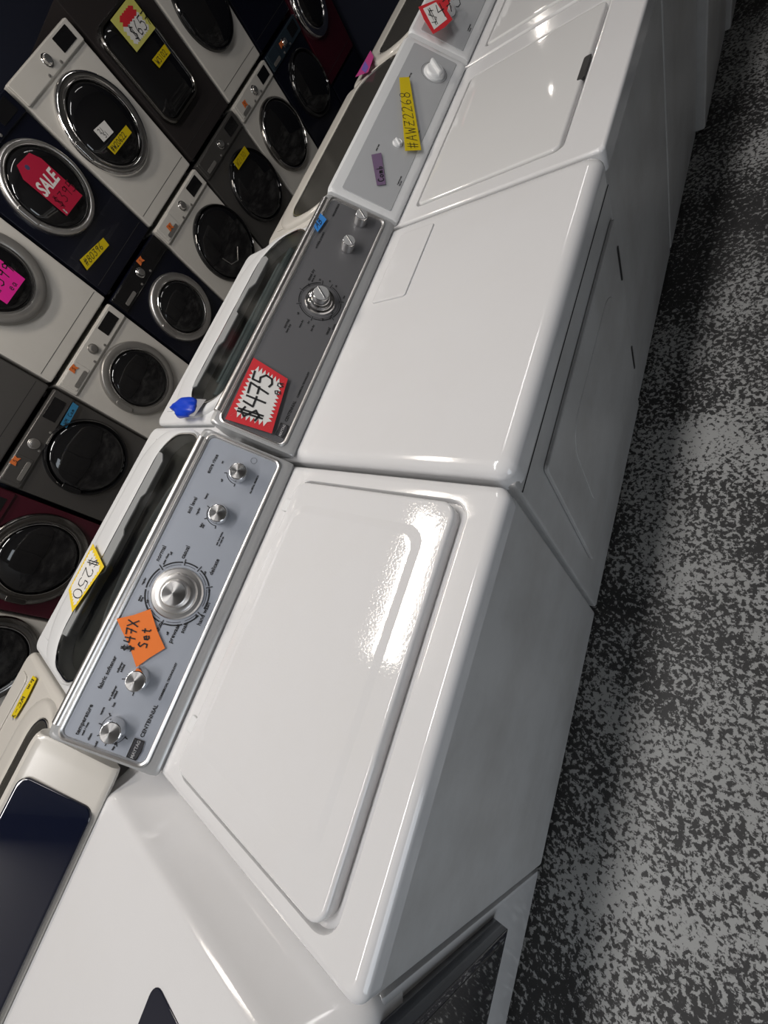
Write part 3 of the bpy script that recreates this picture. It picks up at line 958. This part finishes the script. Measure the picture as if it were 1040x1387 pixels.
def front_loader(name, X, z0, W, H, body, label, cat, door=None, console=True, cmat=None, knobm=CHROME, disp=True, Y=3.0, drawer=True, dmat=None, knob_x=0.5, door_kind='round', handle=False, group=None, console_h=0.125):
    D = 0.74
    r = thing(name, (X, Y, z0), label, cat, group)
    bm = B(); box(bm, 0.004, W - 0.004, 0.0, D, 0.015, H, 0.012)
    obj('cabinet', bm, body, r)
    for fx in (0.06, W - 0.06):
        for fy in (0.06, D - 0.06):
            bm = B(); lathe(bm, TOPF, fx, fy, [(0.022, 0.0), (0.022, 0.01), (0.012, 0.012), (0.012, 0.03)], 10)
            obj('levelling_foot', bm, BLACK, r)
    FF = Fr((0, 0, 0), (1, 0, 0), (0, 0, 1))
    if console:
        bm = B()
        slab(bm, FF, 0.010, H - console_h, W - 0.010, H - 0.006, 0.0, 0.014, 0.010, 0.006)
        cp = obj('control_panel', bm, cmat or body, r)
        cz = H - console_h / 2
        knob(Fr((0, -0.014, 0), (1, 0, 0), (0, 0, 1)), W * knob_x, cz, 0.026, 0.022, cp, 'program_knob', m1=knobm, m2=SATIN, skirt=0.034)
        if disp:
            bm = B()
            slab(bm, FF, W * 0.70, cz - 0.035, W * 0.92, cz + 0.040, 0.014, 0.017, 0.004, 0.001)
            dp = obj('display', bm, BLACKG, cp)
        if drawer:
            bm = B()
            slab(bm, FF, W * 0.05, cz - 0.050, W * 0.30, cz + 0.050, 0.014, 0.017, 0.010, 0.002)
            dr = obj('detergent_drawer', bm, cmat or body, cp)
            bm = B()
            slab(bm, FF, W * 0.08, cz - 0.046, W * 0.27, cz - 0.020, 0.017, 0.019, 0.010, 0.001)
            obj('drawer_grip', bm, dmat or RINGG, dr)
        for bx in (0.40, 0.60):
            bm = B(); lathe(bm, FF, W * bx, cz - 0.045, [(0.008, 0.014), (0.008, 0.020), (0.006, 0.021), (0.0005, 0.0215)], 14)
            obj('button', bm, RINGG, cp)
    if door:
        cx, cz, R, rm, rg, gm = door
        cx -= X
        cz -= z0
        if door_kind == 'round':
            bm = B()
            n = 56
            pr = [(R, 0.0), (R, 0.012), (R * 0.985, 0.024), (R * 0.95, 0.034), ((R * 0.45 + rg * 0.55), 0.036), (rg + 0.010, 0.030), (rg + 0.002, 0.018), (rg, 0.004)]
            lathe(bm, FF, cx, cz, pr, n)
            dd = obj('door', bm, ringmat(rm), r, ang=50)
            bm = B()
            lathe(bm, FF, cx, cz, [(rg + 0.006, 0.006), (rg, 0.020), (rg * 0.96, 0.030), (rg * 0.86, 0.042), (rg * 0.6, 0.055), (rg * 0.3, 0.061), (0.0005, 0.063)], n)
            obj('door_glass', bm, gm, dd, ang=60)
            if rm in ('chrome', 'dark', 'satin', 'grey'):
                bm = B()
                tube(bm, [FF(cx + (rg + 0.008) * math.cos(a), cz + (rg + 0.008) * math.sin(a), 0.032) for a in [2 * math.pi * i / 48 for i in range(49)]], 0.0045, 6)
                obj('glass_bezel', bm, CHROME, dd)
            if handle:
                bm = B()
                tube(bm, [FF(cx - 0.155, cz - 0.02, 0.058), FF(cx - 0.135, cz - 0.10, 0.062), FF(cx - 0.06, cz - 0.13, 0.064), FF(cx + 0.03, cz - 0.075, 0.064)], 0.004, 6)
                obj('door_handle', bm, SATIN, dd)
            else:
                bm = B()
                slab(bm, FF, cx - R * 0.97, cz - 0.06, cx - R * 0.85, cz + 0.06, 0.030, 0.042, 0.012, 0.005)
                obj('door_handle', bm, ringmat(rm), dd)
        else:
            hw, hh = R
            bm = B()
            o = lambda d: rrect(cx - hw + d, cz - hh + d, cx + hw - d, cz + hh - d, 0.10 - d * 0.6, 8)
            ringshape(bm, FF, o, [(0.0, 0.0), (0.002, 0.024), (0.010, 0.034), (0.022, 0.034), (0.030, 0.022), (0.031, 0.0)])
            dd = obj('door', bm, ringmat(rm), r)
            bm = B()
            L = [[FF(x, y, h) for x, y in o(d)] for d, h in ((0.028, 0.004), (0.031, 0.022), (0.045, 0.032), (0.08, 0.044), (0.12, 0.05))]
            loft(bm, L)
            obj('door_glass', bm, gm, dd)
    bm = B()
    slab(bm, FF, 0.02, 0.085, W - 0.02, 0.088, 0.0, 0.001, 0.001, 0.0005)
    obj('toe_seam', bm, SEAM, r)
    return r, FF


LOW = 'front-loading washers in the lower tier along the wall'
UPP = 'appliances stacked on top along the wall'
H0 = 0.972
front_loader('front_load_washer', -1.055, 0, 0.700, H0, WALLW, 'white front-loader nearest at the left edge, chrome-ringed door beside the burgundy one', 'washer', (-0.640, 0.52, 0.275, 'dark', 0.205, BLACKG), group=LOW)
front_loader('front_load_washer', -0.345, 0, 0.700, H0, BURG, 'burgundy front-loader with broad grey door ring, lower tier at the left edge', 'washer', (0.015, 0.555, 0.300, 'dark', 0.225, BLACKG), cmat=BURG, group=LOW)
front_loader('front_load_washer', 0.372, 0, 0.676, H0, STEELD, 'graphite front-loader with blue tape strip on its control panel', 'washer', (0.740, 0.600, 0.262, 'black', 0.235, BLACKG), cmat=STEELD, knobm=SATIN, knob_x=0.44, group=LOW)
front_loader('front_load_washer', 1.060, 0, 0.688, H0, WALLW, 'white front-loader with light grey door ring and black display, lower tier', 'washer', (1.412, 0.570, 0.262, 'grey', 0.198, BLACKG), knobm=RINGG, group=LOW)
front_loader('front_load_washer', 1.758, 0, 0.630, H0, NAVYB, 'midnight blue front-loader with chrome door ring, lower tier below the sale tag', 'washer', (2.080, 0.560, 0.248, 'satin', 0.185, BLACKG), cmat=BLACKG, group=LOW)
front_loader('front_load_washer', 2.398, 0, 0.660, H0, WALLW, 'white front-loader with a solid black oval door and curved handle, lower tier', 'washer', (2.790, 0.514, 0.285, 'black', 0.262, BLACKG), cmat=WALLW, handle=True, group=LOW)
front_loader('front_load_washer', 3.070, 0, 0.655, H0, STEELD, 'brown-grey front-loader with yellow tape on its black door, lower tier', 'washer', (3.440, 0.525, 0.272, 'black', 0.250, BLACKG), cmat=STEELD, group=LOW)
front_loader('front_load_washer', 3.735, 0, 0.625, H0, WALLW, 'white front-loader with dark round door, lower tier, last white one before the corner', 'washer', (4.065, 0.536, 0.273, 'dark', 0.245, BLACKG), cmat=WALLW, group=LOW)
front_loader('front_load_washer', 4.370, 0, 0.620, H0, NAVYB, 'dark blue front-loader with blue-grey control panel, farthest of the lower tier', 'washer', (4.72, 0.56, 0.255, 'black', 0.225, BLACKG), cmat=TEALB, group=LOW)
Z1 = 0.985
H1 = 0.945
front_loader('stacked_dryer', 0.372, Z1, 0.676, H1, STEELD, 'graphite dryer stacked above the graphite washer, mostly out of frame at left', 'dryer', (0.710, 1.53, 0.26, 'black', 0.235, BLACKG), group=UPP)
front_loader('stacked_dryer', 1.060, Z1, 0.705, H1, WALLW, 'white dryer with grey door ring and pink sign, stacked at the left edge', 'dryer', (1.430, 1.505, 0.262, 'grey', 0.185, BLACKG), group=UPP)
front_loader('stacked_dryer', 1.775, Z1, 0.625, H1, NAVYB, 'midnight blue dryer with the crimson sale tag in its chrome-ringed door', 'dryer', (2.095, 1.538, 0.255, 'satin', 0.212, BLACKG), group=UPP)
front_loader('stacked_dryer', 2.410, Z1, 0.648, H1, WALLW, 'white dryer with wide chrome door ring, stacked, top corner seen against the dark wall', 'dryer', (2.715, 1.505, 0.283, 'chrome', 0.222, BLACKG), drawer=False, group=UPP)
front_loader('stacked_dryer', 3.085, Z1, 0.655, 1.02, DARKBR, 'charcoal dryer with tall rounded rectangular door and pale yellow price sign', 'dryer', (3.355, 1.500, (0.235, 0.300), 'dark', 0, BLACKG), door_kind='rect', console=False, group=UPP)
front_loader('stacked_dryer', 3.755, Z1, 0.610, H1, WALLW, 'white dryer with large black round door, stacked near the top edge', 'dryer', (4.085, 1.466, 0.262, 'black', 0.250, BLACKG), group=UPP)
front_loader('stacked_dryer', 4.380, Z1, 0.610, H1, NAVYB, 'dark blue dryer stacked above the blue-grey panelled washer at the top edge', 'dryer', (4.72, 1.50, 0.255, 'black', 0.235, BLACKG), group=UPP)
bm = B(); box(bm, 0.005, 0.615, 0.0, 0.72, 0.0, 0.370, 0.01)
ped = obj('pedestal', bm, NAVYB, None, loc=None); ped.location = (5.0, 3.0, 0)
tag(ped, 'black pedestal under the burgundy machine at the far end of the tier', 'pedestal')
front_loader('front_load_washer', 5.000, 0.372, 0.620, 0.95, BURG, 'burgundy machine with thick chrome door ring at the far end, on a pedestal', 'washer', (5.250, 0.90, 0.235, 'chrome', 0.165, BLACKG), cmat=BURG, group=LOW)

# ------------------------------------------------------------------ price signs and tape
def WF(root_loc, fr, rz=0.0):
    """frame of a machine-local face expressed in the world"""
    Rm = Matrix.Rotation(rz, 3, 'Z')
    return Fr(Vector(root_loc) + Rm @ fr.o, Rm @ fr.u, Rm @ fr.v)


F1 = WF((0, 0, 0), FR1)
s = Sheet('price_sign', F1, [(0.172, 0.112), (0.222, 0.079), (0.283, 0.139), (0.243, 0.191)], ORANGE, 'torn orange paper sign with handwritten price on the silver-blue console', 'sign', z=0.0045,
          outline=[(0.172, 0.113), (0.196, 0.098), (0.224, 0.077), (0.249, 0.106), (0.284, 0.139), (0.262, 0.164), (0.243, 0.192), (0.226, 0.172), (0.205, 0.145)])
bm = B()
pen(bm, F1, '$47X', 0.196, 0.134, 0.021, 0.0026, 0.0062, 0.25)
pen(bm, F1, 'Set', 0.212, 0.110, 0.019, 0.0026, 0.0062, 0.25)
bmesh.ops.translate(bm, verts=bm.verts[:], vec=-s.loc)
obj('handwriting', bm, INK, s.o)

F2 = WF((0.71, 0, 0), FRD)
Q = [(0.028, 0.052), (0.172, 0.072), (0.188, 0.168), (0.017, 0.163)]
s = Sheet('price_sign', F2, Q, REDP, 'red-edged starburst paper sign with handwritten price on the dark grey console', 'sign', z=0.0085)
bm = B(); poly_plate(bm, F2, burst(Q, 11, 8, 0.07, 0.16), 0.0096, 0.0099)
bmesh.ops.translate(bm, verts=bm.verts[:], vec=-s.loc); obj('starburst_print', bm, WPAPER, s.o)
bm = B()
pen(bm, F2, '$475', 0.040, 0.090, 0.050, 0.0050, 0.0106, 0.10, sp=0.62)
pen(bm, F2, 'ea', 0.122, 0.072, 0.026, 0.0024, 0.0106, 0.10)
bmesh.ops.translate(bm, verts=bm.verts[:], vec=-s.loc); obj('handwriting', bm, INK, s.o)
Sheet('tape_strip', F2, [(0.600, 0.166), (0.650, 0.160), (0.662, 0.186), (0.618, 0.190)], BLUET, 'small blue masking tape scrap folded over the dark grey console edge', 'tape', z=0.006).write([('AB', 0.15, 0.2, 0.6, 0.002)])

F3 = WF((1.466, 0.005, 0), FR3)
Sheet('tape_strip', F3, [(0.267, 0.007), (0.512, 0.132), (0.491, 0.158), (0.237, 0.049)], YELT, 'long yellow tape strip with handwritten stock number across the pale grey console', 'tape', z=0.010).write(
    [('#AWZ2268', 0.03, 0.16, 0.66, 0.0020)])
Sheet('tape_strip', F3, [(0.101, 0.060), (0.199, 0.110), (0.176, 0.133), (0.083, 0.081)], PURPT, 'short purple tape strip on the near end of the pale grey console', 'tape', z=0.004).write(
    [('Comb', 0.1, 0.15, 0.65, 0.0028)])

# sign hanging on the console beyond
F4 = WF((2.178, 0.004, 0), FR4)
Q = [(-0.020, 0.120), (0.080, 0.085), (0.150, 0.130), (0.060, 0.196)]
s = Sheet('price_sign', F4, Q, REDP, 'crumpled red and white price sign stuck over the joint of two white consoles', 'sign', z=0.030,
          outline=[(-0.020, 0.120), (0.030, 0.097), (0.080, 0.085), (0.105, 0.112), (0.160, 0.118), (0.125, 0.160), (0.060, 0.198), (0.020, 0.165)])
s.part('white_field', WPAPER, lambda bm, f, z: poly_plate(bm, f, [(0.012, 0.010), (s.wd * 0.80, 0.012), (s.wd * 0.72, s.h * 0.80), (0.012, s.h * 0.88)], z - 0.0002, z))
s.write([('$475', 0.16, 0.22, 0.50, 0.004)])

# sign and tape on the glass-lidded row (they read from the other side)
FA = Fr((0.775, 1.290, 0.955), (-1, 0, 0), (0, -1, 0.03))
Q = [(0.442, 0.106), (0.592, 0.113), (0.629, 0.221), (0.481, 0.270)]
s = Sheet('price_sign', FA, Q, YELP, 'yellow-edged white sign with handwritten price lying on the white washer rim', 'sign', z=0.026)
bm = B(); poly_plate(bm, FA, burst(Q, 12, 7, 0.06, 0.11), 0.0270, 0.0273)
bmesh.ops.translate(bm, verts=bm.verts[:], vec=-s.loc); obj('starburst_print', bm, WPAPER, s.o)
bm = B()
pen(bm, FA, '$250', 0.478, 0.148, 0.070, 0.0030, 0.0280, 0.10, sp=0.70, sx=0.64)
bmesh.ops.translate(bm, verts=bm.verts[:], vec=-s.loc); obj('handwriting', bm, INK, s.o)
FZ = Fr((-0.035, 1.300, 0.958), (-1, 0, 0), (0, -1, 0.03))
Sheet('tape_strip', FZ, [(0.027, 0.146), (0.140, 0.146), (0.132, 0.180), (0.022, 0.180)], YELT, 'yellow tape strip with handwriting on the warm-tinted washer at the left edge', 'tape', z=0.004,
      outline=[(0.027, 0.146), (0.08, 0.140), (0.140, 0.146), (0.132, 0.178), (0.08, 0.186), (0.022, 0.180)]).write([('bm WC-Y', 0.06, 0.2, 0.6, 0.0028)])
Sheet('paper_scrap', Fr((2.44, 1.06, 0.972), (1, 0, 0), (0, 1, -0.1)), [(0.00, -0.06), (0.13, -0.03), (0.26, 0.05), (0.09, 0.06)], mat('magenta_paper', (0.45, 0.05, 0.22), 0.5),
      'magenta and violet scrap of paper between two cream washers at the top', 'paper', z=0.012).part(
    'violet_edge', mat('violet_paper', (0.16, 0.10, 0.40), 0.5), lambda bm, f, z: poly_plate(bm, f, [(0.0, 0.03), (0.05, 0.02), (0.13, 0.10), (0.05, 0.10)], z - 0.0003, z))

# crumpled blue plastic and grey card on the second glass-lidded washer
bm = B()
bmesh.ops.create_icosphere(bm, subdivisions=4, radius=1.0)
for v in bm.verts:
    c = v.co.copy()
    k = 1 + 0.10 * math.sin(4 * c.x + 3 * c.y) + 0.035 * math.sin(9 * c.x - 6 * c.y + 4 * c.z)
    t = max(0.0, c.y)
    v.co = Vector((c.x * 0.036 * k * (1 - 0.75 * t), c.y * 0.080 * k, max(c.z * 0.022 * k * (1 - 0.4 * t), -0.012)))
o = obj('crumpled_wrapper', bm, DEEPB, ang=80)
o.location = (0.824, 1.045, 0.995)
tag(o, 'crumpled blue plastic wrapper at the joint of the two glass-lidded washers', 'wrapper')
s = Sheet('grey_card', Fr((0.79, 0.93, 0.992), (1, 0, 0), (0, 1, -0.03)), [(0.00, 0.02), (0.06, 0.00), (0.075, 0.15), (0.015, 0.17)], GREYP, 'grey card under the crumpled blue wrapper', 'card', z=0.0)

# signs and tape on the wall tiers
def FY(y):
    return Fr((0, y, 0), (1, 0, 0), (0, 0, 1))


YG = 'yellow stock tapes on the stacked machines'
f = FY(2.931)
s = Sheet('sale_tag', f, [(2.000, 1.400), (2.185, 1.400), (2.185, 1.695), (2.000, 1.695)], CRIM, 'crimson swing-tag shaped sale sign in a chrome door ring', 'sign', z=0.0,
          outline=[(2.008, 1.402), (2.188, 1.398), (2.186, 1.640), (2.160, 1.692), (2.045, 1.700), (2.004, 1.645)])
s.part('printed_sale', WPAPER, lambda bm, f, z: put_text(bm, f, 'SALE', 0.010, 0.125, 0.098, z, shear=0.25, bold=0.003, sx=0.76))
s.part('punched_hole', mat('hole_blue_grey', (0.05, 0.05, 0.12), 0.6), lambda bm, f, z: lathe(bm, f, 0.080, 0.262, [(0.013, z - 0.0004), (0.012, z)], 16))
s.part('handwriting', mat('dark_red_ink', (0.10, 0.0, 0.01), 0.6), lambda bm, f, z: pen(bm, f, '$395', 0.028, 0.040, 0.058, 0.005, z))
s.part('corner_print', WPAPER, lambda bm, f, z: pen(bm, f, '$', 0.018, 0.010, 0.022, 0.003, z))
s = Sheet('price_sign', f, [(1.322, 1.392), (1.512, 1.391), (1.522, 1.525), (1.326, 1.525)], PINKP, 'bright pink sign with handwritten price on a grey-ringed door at the left edge', 'sign')
s.write([('$399', 0.12, 0.45, 0.45, 0.006), ('ea', 0.45, 0.1, 0.28, 0.004)])
Sheet('tape_strip', FY(2.988), [(1.829, 1.167), (2.075, 1.143), (2.088, 1.191), (1.854, 1.228)], YELT, 'yellow stock tape on the midnight blue dryer below the sale tag', 'tape', YG).write([('#80396', 0.08, 0.2, 0.6, 0.004)])
Sheet('tape_strip', FY(2.931), [(2.575, 1.385), (2.795, 1.380), (2.800, 1.425), (2.574, 1.435)], YELT, 'yellow stock tape on the wide chrome-ringed white dryer door', 'tape', YG).write([('#W20622', 0.05, 0.2, 0.6, 0.004)])
Sheet('price_label', FY(2.931), [(2.581, 1.463), (2.690, 1.453), (2.699, 1.521), (2.587, 1.534)], WPAPER, 'small white square label on the chrome-ringed dryer door, above yellow tape', 'label').write(
    [('21', 0.2, 0.5, 0.35, 0.004), ('51', 0.3, 0.1, 0.35, 0.004)], mat('grey_ink', (0.12, 0.12, 0.11), 0.7))
s = Sheet('price_sign', FY(2.940), [(3.270, 1.589), (3.531, 1.587), (3.525, 1.772), (3.262, 1.769)], PALEY, 'pale yellow price sign with red and white burst on the rectangular door', 'sign')
bm = B(); poly_plate(bm, FY(2.940), burst([(3.290, 1.602), (3.505, 1.602), (3.500, 1.715), (3.285, 1.715)], 9, 5, 0.03, 0.10), 0.0030, 0.0034)
bmesh.ops.translate(bm, verts=bm.verts[:], vec=-s.loc); obj('white_burst', bm, WPAPER, s.o)
bm = B(); poly_plate(bm, FY(2.940), burst([(3.300, 1.690), (3.500, 1.690), (3.490, 1.752), (3.310, 1.752)], 6, 3, 0.03, 0.14), 0.0036, 0.0040)
bmesh.ops.translate(bm, verts=bm.verts[:], vec=-s.loc); obj('red_burst', bm, REDP, s.o)
bm = B(); pen(bm, FY(2.940), '$657', 3.330, 1.618, 0.070, 0.005, 0.0048)
bmesh.ops.translate(bm, verts=bm.verts[:], vec=-s.loc); obj('handwriting', bm, INK, s.o)
Sheet('tape_strip', FY(2.940), [(3.340, 1.455), (3.506, 1.454), (3.511, 1.506), (3.333, 1.509)], YELT, 'yellow stock tape under the pale yellow price sign', 'tape', YG).write([('W3102', 0.1, 0.2, 0.6, 0.004)])
Sheet('tape_strip', FY(2.935), [(3.335, 0.722), (3.537, 0.714), (3.541, 0.774), (3.340, 0.783)], YELT, 'yellow stock tape on the black door of the brown-grey front-loader', 'tape', YG).write([('W2130', 0.1, 0.2, 0.6, 0.004)], mat('ochre_ink', (0.30, 0.20, 0.0), 0.7))
Sheet('tape_strip', FY(2.975), [(0.848, 0.804), (1.014, 0.810), (1.019, 0.850), (0.852, 0.845)], mat('blue_tape_wall', (0.03, 0.20, 0.38), 0.6), 'blue tape strip with handwriting on the graphite front-loader', 'tape').write([('WM Cam', 0.1, 0.2, 0.6, 0.003)])
for X, Zz, ww, hh, lab in ((1.190, 0.925, 0.050, 0.034, 'orange price sticker on the white front-loader with black display'), (0.500, 0.930, 0.055, 0.032, 'orange price sticker on the graphite front-loader panel'),
                           (2.112, 0.930, 0.055, 0.034, 'orange price sticker on the midnight blue control panel'), (2.490, 0.885, 0.050, 0.036, 'orange price sticker on the white panel above the black oval door'),
                           (3.840, 0.895, 0.050, 0.036, 'orange price sticker on the last white lower control panel'), (4.600, 0.900, 0.060, 0.032, 'orange price sticker on the blue-grey control panel')):
    Sheet('price_sticker', FY(2.982), [(X, Zz), (X + ww, Zz - 0.004), (X + ww + 0.004, Zz + hh), (X + 0.004, Zz + hh + 0.006)], mat('orange_sticker', (0.75, 0.18, 0.04), 0.6), lab, 'sticker', 'orange price stickers on the lower tier',
          outline=[(X, Zz), (X + ww * .55, Zz + 0.006), (X + ww, Zz - 0.004), (X + ww * .9, Zz + hh * .5), (X + ww + 0.004, Zz + hh), (X + 0.004, Zz + hh + 0.006)]).write([('5', 0.35, 0.25, 0.5, 0.0025)])
